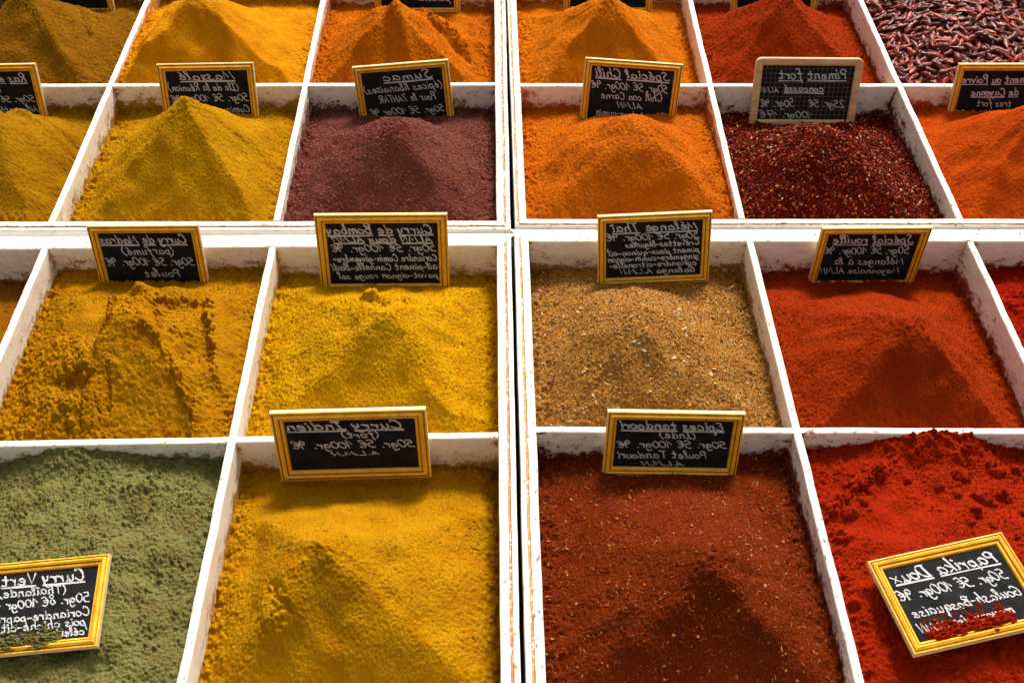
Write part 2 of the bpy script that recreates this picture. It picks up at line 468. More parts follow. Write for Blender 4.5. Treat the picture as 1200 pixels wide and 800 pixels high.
def sign_axes(TL, TR, h, up):
    TL, TR, up = np.array(TL), np.array(TR), np.array(up, float)
    u = TR-TL; w = np.linalg.norm(u); u = u/w; v = up-u*(up@u); v /= np.linalg.norm(v); n = np.cross(u, v)
    return TL-v*h, u, v, n
SP_RED = (*sign_axes((.3070, .4233, .0063), (.4258, .4454, .0146), .0868, (-.175, .98, -.05)), .016, .094, .034, .011)
SP_GREEN = (*sign_axes((-.4470, .4290, .0075), (-.3352, .4380, .0095), .080, (.07, .99, .10)), .004, .082, .026, .008)
def build_pile(key, name, label, mat, N, apex, k=.0018, low=.0009, mid=.0003, grain=.00058, grain_wl=.0018, clump=0.0, feature=None,
               bits=None, cap=None, front_smooth=.55, seed=1, trough=(.035, .11), cone=.8, cat="spice pile", flake=None, levels=None, spill=None, slides=5):
    t, i, j = key
    FL, FR, BL, BR = cell_quad(t, i, j)
    ex = .0014                                  # the powder meets the walls: run the sheet a little into them
    FL, FR, BL, BR = FL+(-ex, -ex), FR+(ex, -ex), BL+(-ex, ex), BR+(ex, ex)
    s, tt = np.meshgrid(np.linspace(0, 1, N), np.linspace(0, 1, N))
    X = (FL[0]*(1-s)+FR[0]*s)*(1-tt)+(BL[0]*(1-s)+BR[0]*s)*tt
    Y = (FL[1]*(1-s)+FR[1]*s)*(1-tt)+(BL[1]*(1-s)+BR[1]*s)*tt
    W_, D_ = FR[0]-FL[0], BL[1]-FL[1]
    size = .25
    zb, zl, zr, zf = [v/1000.0 for v in (levels or CELLS[key]['lv'])]
    ax, ay, az = apex
    u0, v0 = (ax-FL[0])/W_, (ay-FL[1])/D_
    wob = noise(N, N, size, .05, .2, seed+9)*.008
    ss, t2 = np.clip(s+wob, 0, 1), np.clip(tt+noise(N, N, size, .05, .2, seed+10)*.008, 0, 1)
    edge = np.minimum(np.minimum(s, 1-s), np.minimum(tt, 1-tt))
    e = np.clip(edge/.12, 0, 1)
    ss, t2 = s+(ss-s)*e, tt+(t2-tt)*e
    hinge = lambda q, b: .5*((q-b)+np.sqrt((q-b)**2+.0009))             # a nearly flat trough along the wall, then the slope
    bs_, bb_ = trough
    rise = lambda q, top, b: hinge(q, b)/hinge(np.array(top), b)
    H = np.stack([zl+(az-zl)*rise(ss, u0, bs_), zr+(az-zr)*rise(1-ss, 1-u0, bs_), zf+(az-zf)*t2/v0, zb+(az-zb)*rise(1-t2, 1-v0, bb_)])
    if cap is not None: H = np.concatenate([H, np.full((1, N, N), cap)])
    front = np.clip((np.sort(np.stack([H[0], H[1], H[3]]), 0)[0]-H[2])/.004, 0, 1)
    m = H.min(0)
    Z = m - k*np.log(np.exp(-(H-m)/k).sum(0)) + k*.6
    if cone > 0:                                # behind the peak the heap falls away roundly and leaves the corners low
        dxn = np.where(s < u0, (u0-ss)/u0, (ss-u0)/(1-u0)); dyn = np.clip((t2-v0)/(1-v0), 0, 2)
        rr = np.sqrt(dxn**2+dyn**2)
        lev = (np.where(s < u0, zl, zr)*dxn**2+zb*dyn**2)/(rr**2+1e-6)
        g = hinge(1-rr, .16)/hinge(np.array(1.0), .16)
        C_ = lev+(az-lev)*g-np.clip(rr-1, 0, .42)*.030
        w = cone*np.clip(dyn/.22, 0, 1)
        Z = Z*(1-w)+C_*w
    if feature: Z, front = feature(X, Y, Z, front, seed)
    rs = np.random.default_rng(seed+90)         # little slides and rills that run down from the peak, and a broken crest
    for _ in range(slides):
        a = rs.uniform(0, 6.283); r0, r1 = rs.uniform(.005, .03), rs.uniform(.05, .10)
        p0 = (ax+r0*math.cos(a), ay+r0*math.sin(a)); p1 = (ax+r1*math.cos(a+rs.uniform(-.3, .3)), ay+r1*math.sin(a+rs.uniform(-.3, .3)))
        Z = Z + rs.choice([-1, 1])*rs.uniform(.0008, .0020)*groove(X+wob*.3, Y, p0, p1, rs.uniform(.003, .008))*e
    Z = Z + ell(X, Y, ax, ay, .028, .028)*noise(N, N, size, .005, .025, seed+12)*.0005*(1 if slides else 0)
    rough = 1-front*front_smooth
    Z = Z + noise(N, N, size, .035, .15, seed)*low*(.4+.6*e) + noise(N, N, size, .005, .02, seed+1)*mid*rough
    Z = Z + noise(N, N, size, grain_wl*.8, grain_wl*5, seed+2)*grain*(.55+.45*rough)
    Z = Z + (1-e)*noise(N, N, size, .008, .05, seed+6)*.0016
    if clump > 0:
        c1 = noise(N, N, size, .0038, .014, seed+3); c2 = noise(N, N, size, .0018, .006, seed+4)
        msk = np.clip(noise(N, N, size, .02, .08, seed+5)*.8+.5, 0, 1.5)
        Z = Z + clump*rough*msk*(np.clip(c1-.35, 0, 2.2)*.0016+np.clip(c2-.5, 0, 2)*.0006)
    V = np.stack([X, Y, Z], -1).reshape(-1, 3)
    idx = np.arange(N*N).reshape(N, N)
    F = np.stack([idx[:-1, :-1], idx[:-1, 1:], idx[1:, 1:], idx[1:, :-1]], -1).reshape(-1, 4)
    mats, midx, attrs = [mat], np.zeros(len(F), int), None
    if bits:
        rng = np.random.default_rng(seed+77)
        VB, FB, CB = scatter(rng, X, Y, Z, bits)
        FB = FB+len(V)
        cols = np.concatenate([np.ones((len(V), 4)), CB])
        V = np.concatenate([V, VB]); F = np.concatenate([F, FB]); midx = np.concatenate([midx, np.ones(len(FB), int)])
        mats.append(flake or FLAKE); attrs = {'flake_col': cols}
    if spill:                                   # a drift of the same powder over the foot of the sign that lies on the heap
        o_, u_, v_, n_, x0, x1, y1, c0 = spill
        nx, ny = 150, 60
        gx_, gy_ = np.meshgrid(np.linspace(x0, x1, nx), np.linspace(.0006, y1, ny))
        sz = x1-x0
        q1 = noise(ny, nx, sz, .006, .03, seed+60); q2 = noise(ny, nx, sz, .0014, .006, seed+61)
        yc = c0+.0022*noise(ny, nx, sz, .015, .06, seed+62)
        hgt = .0058*np.exp(-((gy_-yc)/.0075)**2)*np.clip(np.minimum(gx_-x0, x1-gx_)/.012, 0, 1)**.5+.0009*q1+.0006*q2-.0024
        hgt = np.where((gy_ < .0010) | (gx_ < x0+.0004) | (gx_ > x1-.0004), -.0030, hgt)
        PV = np.array(o_)+gx_[..., None]*np.array(u_)+gy_[..., None]*np.array(v_)+hgt[..., None]*np.array(n_)
        ii = np.arange(nx*ny).reshape(ny, nx)+len(V)
        PF = np.stack([ii[:-1, :-1], ii[:-1, 1:], ii[1:, 1:], ii[1:, :-1]], -1).reshape(-1, 4)
        V = np.concatenate([V, PV.reshape(-1, 3)]); F = np.concatenate([F, PF]); midx = np.concatenate([midx, np.zeros(len(PF), int)])
    org = np.array([(FL[0]+FR[0])/2, (FL[1]+BL[1])/2, FLOOR+.004])
    o = mesh_obj(name, V-org, F, mats, None, True, attrs, midx)
    o.location = org
    tag(o, label, cat, "spice piles in the white trays")
    return o

def scatter(rng, X, Y, Z, specs):
    """little folded bits lying on a pile; specs: (count, length lo, hi, aspect, tilt, lift, [(weight, rgb)...])"""
    N = X.shape[0]
    gy, gx = np.gradient(Z)
    dx = X[0, 1]-X[0, 0]; dy = Y[1, 0]-Y[0, 0]
    VV, FF, CC = [], [], []; base = 0
    for cnt, lo, hi, asp, tilt, lift, pal in specs:
        i = rng.integers(3, N-3, cnt); j = rng.integers(3, N-3, cnt)
        nrm = np.stack([-gx[i, j]/dx, -gy[i, j]/dy, np.ones(cnt)], -1)
        nrm += rng.standard_normal((cnt, 3))*tilt
        nrm /= np.linalg.norm(nrm, axis=1)[:, None]
        a = rng.standard_normal((cnt, 3)); a -= (a*nrm).sum(1)[:, None]*nrm; a /= np.linalg.norm(a, axis=1)[:, None]
        b = np.cross(nrm, a)
        L = rng.uniform(lo, hi, cnt)[:, None]*.5; Wd = L*asp*rng.uniform(.6, 1.4, (cnt, 1))
        P = np.stack([X[i, j], Y[i, j], Z[i, j]], -1)+nrm*lift*rng.uniform(.2, 1, (cnt, 1))
        up = nrm*Wd*.45
        # six points: two edges and a raised spine, like a small curled flake
        pts = np.stack([P-a*L-b*Wd, P+a*L*.8-b*Wd*.8, P-a*L*.9+up, P+a*L+up, P-a*L*.8+b*Wd*.9, P+a*L+b*Wd], 1)
        w = np.array([p[0] for p in pal], float); ch = rng.choice(len(pal), cnt, p=w/w.sum())
        rgb = np.array([p[1] for p in pal])[ch]*rng.uniform(.7, 1.25, (cnt, 1))
        q = np.arange(cnt)[:, None]*6+base
        FF.append(np.concatenate([q+np.array([[0, 1, 3, 2]]), q+np.array([[2, 3, 5, 4]])]))
        VV.append(pts.reshape(-1, 3))
        CC.append(np.repeat(np.concatenate([np.clip(rgb, 0, 1), np.ones((cnt, 1))], 1), 6, 0))
        base += cnt*6
    return np.concatenate(VV), np.concatenate(FF), np.concatenate(CC)

PM = {k: powder_mat("spice_powder_%d" % n, v['c']) for n, (k, v) in enumerate(CELLS.items())}
# --- shapes that the plain heap does not have
def poly(X, Y, pts, w):
    """soft mask of a polygon, edge width w"""
    d2 = np.full(X.shape, 9.0); ins = np.zeros(X.shape, bool); n = len(pts)
    for k in range(n):
        (ax, ay), (bx, by) = pts[k], pts[(k+1) % n]
        dx, dy = bx-ax, by-ay
        t = np.clip(((X-ax)*dx+(Y-ay)*dy)/(dx*dx+dy*dy), 0, 1)
        d2 = np.minimum(d2, (X-ax-dx*t)**2+(Y-ay-dy*t)**2)
        if ay != by: ins ^= ((Y > ay) != (Y > by)) & (X < dx*(Y-ay)/dy+ax)
    sd = np.where(ins, 1, -1)*np.sqrt(d2)
    return 1/(1+np.exp(-np.clip(sd/w, -30, 30)))
def f_madras(X, Y, Z, front, seed):
    N = X.shape[0]
    r = noise(N, N, .25, .008, .035, seed+40); q = noise(N, N, .25, .0035, .015, seed+41)
    Xw, Yw = X+.0020*r+.0006*q, Y+.0020*np.roll(r, 60, 0)+.0006*np.roll(q, 60, 1)
    rough = .35+0*X
    # broken slabs left by the scoop: ridge, hollow, smooth slabs, crumbled corner
    facet = poly(X+.0008*q, Y+.0008*q, [(-.3997, .6606), (-.3763, .6828), (-.3382, .6642), (-.3164, .6236), (-.3046, .5973), (-.2986, .5500), (-.3770, .5500), (-.3899, .6088)], .0012)
    B = poly(Xw, Yw, [(-.4645, .7474), (-.4193, .758), (-.4079, .7162), (-.3994, .6719), (-.4156, .6755), (-.4554, .7026)], .0022)
    A = poly(Xw, Yw, [(-.4135, .753), (-.3782, .7525), (-.3568, .7192), (-.3415, .6725), (-.3229, .6555), (-.2931, .6122), (-.2919, .5897), (-.31, .6125), (-.3284, .6501), (-.3675, .6695), (-.3896, .6509), (-.399, .702)], .0020)
    D = poly(Xw, Yw, [(-.3734, .7524), (-.3154, .7516), (-.3057, .7088), (-.2966, .6739), (-.3082, .655), (-.3257, .6709), (-.3457, .6895), (-.3609, .7275)], .0022)
    E = poly(Xw, Yw, [(-.3143, .7539), (-.2706, .7434), (-.2532, .672), (-.2545, .6174), (-.2671, .6051), (-.2847, .6392), (-.2977, .6783)], .0018)
    LH = poly(Xw, Yw, [(-.4395, .6342), (-.4301, .6427), (-.4126, .6403), (-.3998, .6293), (-.4026, .6145), (-.4225, .6148), (-.4325, .6213)], .0024)
    LC = poly(Xw, Yw, [(-.4884, .6827), (-.4647, .7056), (-.4191, .6817), (-.4031, .6424), (-.4454, .6375), (-.4709, .6113)], .0024)
    LL = poly(Xw, Yw, [(-.4769, .6191), (-.4414, .6293), (-.41, .6182), (-.3925, .5818), (-.3925, .55), (-.4781, .55)], .0024)
    Z = Z + B*(-.003) + E*.0065 - D*.011 - LH*.013 + LC*(.005+.0012*np.clip(r, -1, 2)) + LL*(.001+.0016*np.clip(r, -1, 2))
    Z = Z + A*(.007+.0012*np.clip(r, -1.5, 2)) - D*.0012*np.clip(r, -1, 2)
    Z = Z*(1-facet)+facet*(-.022+.61*(Y-.567)+.0005*r)
    Z = Z + .015*ell(X, Y, -.390, .770, .010, .009)+.009*ell(X, Y, -.368, .772, .026, .012)
    for p, t, w, d in (((-.302, .625), (-.300, .57), .0013, .004), ((-.384, .640), (-.380, .60), .0016, .004), ((-.404, .612), (-.402, .57), .0013, .004), ((-.420, .604), (-.414, .572), .0013, .003)):
        Z = Z - d*groove(X+.0012*q, Y, p, t, w)
    Z = Z + (A+LC+LL)*np.clip(q, 0, 3)*.0007
    return Z, np.clip(np.maximum(np.maximum(facet, B), E), 0, 1)
def f_bombay(X, Y, Z, front, seed):
    N = X.shape[0]; r = noise(N, N, .25, .004, .02, seed+40)
    Z = Z + .012*np.clip(ell(X, Y, -.134, .722, .0125, .0085, -.75)*1.8-.35, 0, 1)       # a caked lump near the crest
    Z = Z + .007*ell(X+.001*r, Y, -.113, .706, .008, .007) - .004*ell(X, Y, -.100, .716, .007, .006)
    Z = Z + .0014*np.clip(r, 0, 3)*ell(X, Y, -.12, .72, .07, .03)
    return Z, front
def f_indien(X, Y, Z, front, seed):
    N = X.shape[0]; r = noise(N, N, .25, .006, .03, seed+40)
    Z = Z - .0034*groove(X+.0015*r, Y, (-.193, .404), (-.176, .379), .0028) + .004*groove(X+.002*r, Y, (-.203, .400), (-.186, .366), .008) + .0025*groove(X+.002*r, Y, (-.186, .372), (-.212, .335), .005)
    Z = Z - .004*ell(X, Y, -.150, .444, .006, .004) - .004*groove(X, Y, (-.246, .345), (-.236, .31), .010)
    Z = Z - .010*np.clip((X+.024)/.018, 0, 1)
    return Z, front
def f_green(X, Y, Z, front, seed):
    N = X.shape[0]; r = noise(N, N, .25, .008, .04, seed+40)
    Z = Z + .020*ell(X, Y, -.405, .575, .050, .035) + .007*ell(X, Y, -.335, .518, .022, .014)*(1+.4*r)
    Z = Z - .008*ell(X, Y, -.275, .39, .03, .09)
    return Z, front*0
def f_paprika(X, Y, Z, front, seed):
    N = X.shape[0]; r = noise(N, N, .25, .006, .03, seed+40)
    Z = Z + .026*ell(X, Y, .410, .565, .055, .030)
    Z = Z - .004*ell(X, Y, .345, .470, .045, .040)
    flat = np.clip(ell(X, Y, .345, .475, .042, .042, .5)*2-.5, 0, 1)
    Z = Z + .007*groove(X, Y, (.298, .488), (.350, .530), .008)*(1+.4*r)
    rng = np.random.default_rng(seed)
    for _ in range(150):                                                                  # crumbs and caked lumps
        cx, cy = rng.uniform(.285, .52), rng.uniform(.33, .56)
        if .31 < cx < .40 and .43 < cy < .515 and rng.random() < .9: continue
        rad = rng.uniform(.0022, .0058)
        d2 = ((X-cx)/rad)**2+((Y-cy)/(rad*rng.uniform(.8, 1.2)))**2
        Z = Z + np.sqrt(np.clip(1-d2, 0, 1))*rad*.95
    for cx, cy, rad in ((.349, .5255, .0075), (.312, .485, .0085), (.4245, .522, .010), (.436, .4985, .0095), (.462, .53, .008), (.30, .46, .008)):
        d2 = ((X-cx)**2+((Y-cy)*1.2)**2)/rad**2
        Z = Z + np.sqrt(np.clip(1-d2+.1*r, 0, 1))*rad*.8
    return Z, np.maximum(front*.4, flat)
def f_red(X, Y, Z, front, seed):
    rng = np.random.default_rng(seed)
    for _ in range(70):
        cx, cy = rng.uniform(.53, .66), rng.uniform(.58, .82); rad = rng.uniform(.003, .009)
        d2 = ((X-cx)**2+(Y-cy)**2)/rad**2
        Z = Z + np.sqrt(np.clip(1-d2, 0, 1))*rad*.6
    return Z, front*0
def f_turmeric(X, Y, Z, front, seed):
    for p, q in (((-.447, 1.262), (-.474, 1.165)), ((-.375, 1.262), (-.352, 1.160))):
        Z = Z + .011*groove(X, Y, p, q, .014)
    Z = Z - .006*ell(X, Y, -.318, 1.205, .02, .04)
    return Z, np.maximum(front, .5)
def f_orange(X, Y, Z, front, seed):
    N = X.shape[0]; r = noise(N, N, .25, .008, .03, seed+40)
    Z = Z + .008*groove(X, Y, (-.14, 1.24), (-.112, 1.15), .008) - .005*groove(X, Y, (-.155, 1.245), (-.150, 1.16), .007)
    Z = Z + .010*groove(X, Y, (-.10, 1.27), (-.045, 1.225), .009)*(1+.2*r) - .008*groove(X, Y, (-.095, 1.245), (-.045, 1.20), .007)
    Z = Z + .010*ell(X, Y, -.035, 1.26, .018, .016) - .010*ell(X, Y, -.018, 1.225, .012, .016)
    return Z, front*.3
def f_ochre(X, Y, Z, front, seed):
    Z = Z + .008*groove(X, Y, (-.64, 1.28), (-.57, 1.165), .012) - .006*groove(X, Y, (-.60, 1.32), (-.565, 1.24), .005)
    return Z, front
def f_olive(X, Y, Z, front, seed):
    Z = Z + .006*groove(X, Y, (-.60, 1.050), (-.519, 1.012), .007) - .005*groove(X, Y, (-.59, 1.057), (-.522, 1.030), .005)
    return Z, front
def f_tandoori(X, Y, Z, front, seed):
    Z = Z + .006*groove(X, Y, (.196, .478), (.176, .415), .022) - .004*ell(X, Y, .215, .425, .012, .02) + .004*groove(X, Y, (.04, .362), (.10, .380), .008)
    return Z, front*.4

tan = [(5, alb(222, 162, 88)), (4, alb(200, 136, 62)), (1.0, alb(234, 190, 124)), (1, alb(146, 94, 40)), (.3, alb(160, 140, 80))]
BITS = {
 'thai': [(15000, .0012, .0030, .55, .5, .0005, tan), (500, .003, .0055, .5, .4, .0010, [(2, alb(236, 200, 140)), (1, alb(190, 150, 80)), (1, alb(140, 84, 26))])],
 'tandoori': [(6000, .0008, .0018, .6, .6, .0005, [(4, alb(164, 76, 24)), (2, alb(206, 116, 46)), (1, alb(110, 36, 12))]), (420, .0025, .0062, .10, .5, .0011, [(2, alb(226, 146, 70)), (1, alb(236, 184, 120)), (1, alb(180, 90, 30))]), (160, .0018, .003, .8, .4, .0010, [(1, alb(232, 160, 80)), (1, alb(200, 90, 60))])],
 'sumac': [(16000, .0008, .0019, .7, .7, .0005, [(5, alb(142, 78, 66)), (3, alb(116, 54, 46)), (2, alb(170, 106, 92)), (.4, alb(204, 150, 124)), (1, alb(80, 34, 30))])],
 'flakes': [(15000, .0016, .0042, .7, .7, .0016, [(5, alb(156, 44, 18)), (4, alb(112, 26, 12)), (3.5, alb(200, 80, 32)), (1.4, alb(220, 130, 66)), (.7, alb(240, 200, 150)), (1.5, alb(60, 18, 10))])],
 'chiliorange': [(3500, .0008, .0017, .6, .5, .0004, [(3, alb(236, 124, 20)), (1, alb(200, 80, 14)), (1, alb(244, 160, 60))])],
}
PILES = [
 (('LF',2,0), "curry_powder_pile", "golden yellow curry powder peak with a small gash on its left slope, nearest the camera", 340, (-.1490, .4180, .053), dict(cone=.4, trough=(.005,.17), grain=0.00042, feature=f_indien, mid=0.00029, clump=.25, seed=11, front_smooth=.45)),
 (('LF',1,0), "green_curry_pile", "olive green herb powder heap with a chalkboard sign lying on it", 340, (-.375, .43, .004), dict(spill=SP_GREEN, slides=0, cone=0, k=.012, grain=0.00059, grain_wl=.002, mid=0.00047, low=0.00150, clump=.85, feature=f_green, seed=12)),
 (('LF',1,1), "madras_curry_pile", "cracked and scooped mustard yellow curry heap with hollows on both sides", 320, (-0.3541, 0.6608, 0.0440), dict(slides=0, cone=0, k=.004, mid=0.00043, clump=.4, feature=f_madras, seed=13, front_smooth=.8)),
 (('LF',2,1), "curry_powder_pile", "bright yellow curry pyramid with a caked lump on its crest", 320, (-.116, .672, .058), dict(cone=.3, trough=(.035,.06), feature=f_bombay, mid=0.00029, clump=.35, seed=14, front_smooth=.6)),
 (('LF',0,1), "curry_powder_pile", "dull mustard powder just showing at the left edge behind a white divider", 240, (-.63, .69, .02), dict(seed=15, clump=.4)),
 (('LF',0,0), "curry_powder_pile", "brownish mustard powder in the nearest left corner compartment", 200, (-.63, .43, .02), dict(seed=16)),
 (('RF',0,0), "tandoori_spice_pile", "dark rust red coarse spice pile flecked with pale fibres", 340, (.167, .400, .056), dict(trough=(.05,.17), k=.005, grain=0.00050, mid=0.00029, feature=f_tandoori, bits=BITS['tandoori'], seed=17)),
 (('RF',1,0), "paprika_pile", "bright red lumpy paprika heap with a pressed flat patch and a sign lying on it", 340, (.382, .398, .012), dict(spill=SP_RED, slides=0, cone=0, k=.012, grain=0.00048, mid=0.00043, low=0.00150, clump=.4, feature=f_paprika, seed=18)),
 (('RF',2,0), "spice_pile", "rust coloured powder in the nearest right corner compartment", 200, (.645, .43, .02), dict(seed=19)),
 (('RF',0,1), "thai_spice_pile", "light brown coarse spice mix in a smooth dome", 320, (0.1317, 0.6732, 0.0560), dict(trough=(.05,.15), k=.012, grain=0.00056, grain_wl=.002, mid=0.00029, bits=BITS['thai'], seed=20)),
 (('RF',1,1), "rouille_spice_pile", "smooth brick red pyramid with a dark front face and orange right flank", 320, (.393, .654, .060), dict(cone=.6, mid=0.00022, seed=21, front_smooth=.7)),
 (('RF',2,1), "red_powder_pile", "lumpy crimson powder cut off by the right edge of the photo", 240, (.645, .69, .02), dict(slides=0, k=.012, feature=f_red, clump=.6, seed=22)),
 (('LB',2,0), "sumac_pile", "maroon sumac heap with a rounded top", 280, (-0.1202, 0.9618, 0.0740), dict(trough=(.06,.20), k=.009, grain=0.00056, mid=0.00029, bits=BITS['sumac'], seed=23)),
 (('LB',1,0), "massala_pile", "tall olive yellow spice peak that hides the foot of its sign", 290, (-0.3657, 0.9949, 0.0800), dict(trough=(.05,.16), grain=0.00048, mid=0.00029, clump=.3, seed=24, front_smooth=.6)),
 (('LB',0,0), "spice_blend_pile", "ochre yellow powder at the left edge with a groove across its right slope", 250, (-0.5917, 0.9961, 0.0620), dict(trough=(.05,.16), feature=f_olive, mid=0.00029, clump=.25, seed=25)),
 (('LB',0,1), "curry_powder_pile", "dark ochre brown pile in the top left corner", 250, (-0.6460, 1.2575, 0.0620), dict(feature=f_ochre, mid=0.00036, clump=.4, seed=26)),
 (('LB',1,1), "turmeric_pile", "vivid orange yellow turmeric with smooth ridges", 250, (-0.4064, 1.2360, 0.0700), dict(feature=f_turmeric, mid=0.00029, grain=0.00028, clump=.2, seed=27, front_smooth=.7)),
 (('LB',2,1), "orange_spice_pile", "crumpled orange powder pile left of the gap in the back row", 250, (-0.1444, 1.2214, 0.0620), dict(trough=(.05,.14), feature=f_orange, mid=0.00036, clump=.4, seed=28)),
 (('RB',0,0), "chili_blend_pile", "bright orange powder with a broad flat crest below its tilted sign", 280, (0.1554, 0.9686, 0.0680), dict(trough=(.05,.16), k=.005, cap=.052, mid=0.00032, clump=.35, grain=0.00048, seed=29, bits=BITS['chiliorange'])),
 (('RB',1,0), "chili_flake_pile", "crushed dark red chili flakes with pale seeds", 280, (0.3674, 0.9399, 0.0700), dict(slides=0, trough=(.06,.20), k=.012, grain=0.00084, grain_wl=.0025, mid=0.00043, bits=BITS['flakes'], flake=FLAKE_GLOSS, seed=30)),
 (('RB',2,0), "cayenne_pile", "smooth orange red cayenne rising to the right edge", 260, (.632, .985, .068), dict(trough=(.05,.16), k=.003, mid=0.00022, grain=0.00042, seed=31)),
 (('RB',0,1), "orange_spice_pile", "orange pyramid with a broad brown front face, top row right of the gap", 250, (0.1440, 1.2277, 0.0680), dict(cone=.4, trough=(.05,.16), mid=0.00029, clump=.25, grain=0.00042, seed=32)),
 (('RB',1,1), "red_spice_pile", "red orange powder pile with a bright ridge beside the dried chilies", 250, (0.3807, 1.2361, 0.0680), dict(cone=.4, trough=(.05,.16), mid=0.00036, clump=.4, seed=33)),
]
for key, name, label, N, apex, kw in PILES:
    build_pile(key, name, label, PM[key], N, apex, **kw)

# ------------------------------------------------------------------ dried chilies
def chili_geo(rng):
    L = rng.uniform(.017, .029); R = rng.uniform(.0034, .0054); nr, ns = 12, 9
    bend = rng.uniform(-.0032, .0032); bz = rng.uniform(-.001, .002); V = []
    for k in range(nr):
        t = k/(nr-1)
        r = R*(1-t**2.2)**.8*(.55+.45*min(1, t*5)) if t < 1 else .0002
        cx = (t-.5)*L; cy = bend*(4*(t-.5)**2-.5); cz = bz*math.sin(t*3.1)
        for q in range(ns):
            a = 2*math.pi*q/ns; rr = r*(1+.28*math.sin(q*2.3+k*.6)+rng.uniform(-.26, .26))
            V.append((cx, cy+rr*math.cos(a), cz+rr*.55*math.sin(a)))
    F = [(k*ns+q, k*ns+(q+1) % ns, (k+1)*ns+(q+1) % ns, (k+1)*ns+q) for k in range(nr-1) for q in range(ns)]
    F += [tuple(range(ns-1, -1, -1)), tuple((nr-1)*ns+q for q in range(ns))]
    return V, F
rng = np.random.default_rng(5)
FL, FR, BL, BR = cell_quad('RB', 2, 1)
def heap_z(x, y):
    u = (x-FL[0])/(FR[0]-FL[0]); v = (y-FL[1])/(BL[1]-FL[1])
    return -.020+.030*math.sin(math.pi*min(1, max(0, u)))**.7*math.sin(math.pi*min(1, max(0, v)))**.7
def place(rng, x, y, z):
    e = .004
    gx = (heap_z(x+e, y)-heap_z(x-e, y))/(2*e); gy = (heap_z(x, y+e)-heap_z(x, y-e))/(2*e)
    n = Vector((-gx+rng.normal()*.22, -gy+rng.normal()*.22, 1)).normalized()
    return Matrix.Translation((x, y, z)) @ n.to_track_quat('Z', 'Y').to_matrix().to_4x4() @ Matrix.Rotation(rng.uniform(0, 6.283), 4, 'Z')
HV, HF = [], []                                 # what lies underneath: one heap nobody could count
gn = 34
for a in range(gn):
    for b in range(gn):
        x = FL[0]-.001+(FR[0]-FL[0]+.002)*a/(gn-1); y = FL[1]-.001+(BL[1]-FL[1]+.002)*b/(gn-1)
        HV.append((x, y, heap_z(x, y)-.008))
HF += [(a*gn+b, (a+1)*gn+b, (a+1)*gn+b+1, a*gn+b+1) for a in range(gn-1) for b in range(gn-1)]
for _ in range(1100):
    x, y = rng.uniform(FL[0]+.008, FR[0]-.008), rng.uniform(FL[1]+.008, BL[1]-.008)
    V, F = chili_geo(rng); T_ = place(rng, x, y, heap_z(x, y)-rng.uniform(.002, .008)); o0 = len(HV)
    HV += [tuple(T_ @ Vector(v)) for v in V]; HF += [tuple(o0+i for i in f) for f in F]
h = mesh_obj("chili_heap", HV, HF, CHILI, None, True)
tag(h, "dark mass of dried red chilies filling the top right compartment", "chili heap", kind="stuff")
protos = []
for n in range(14):
    V, F = chili_geo(rng)
    me = bpy.data.meshes.new("dried_chili"); me.from_pydata(V, [], F); me.materials.append(CHILI)
    me.polygons.foreach_set("use_smooth", np.full(len(me.polygons), True)); me.update()
    protos.append(me)
cnt, pts = 0, []
xr = lambda y: .672+(y-1.13)*.30               # how far right the photo shows
while cnt < 290:
    y = rng.uniform(FL[1]+.012, BL[1]-.012); x = rng.uniform(FL[0]+.010, min(FR[0]-.010, xr(y)+.012))
    if any((x-p[0])**2+(y-p[1])**2 < .0068**2 for p in pts): continue
    pts.append((x, y))
    o = bpy.data.objects.new("dried_chili", protos[cnt % 14]); col.objects.link(o)
    o.matrix_world = place(rng, x, y, heap_z(x, y)+rng.uniform(.0, .005))
    tag(o, "small wrinkled dried red chili pepper lying in the top right compartment", "chili pepper", "dried chilies in the top right compartment")
    cnt += 1

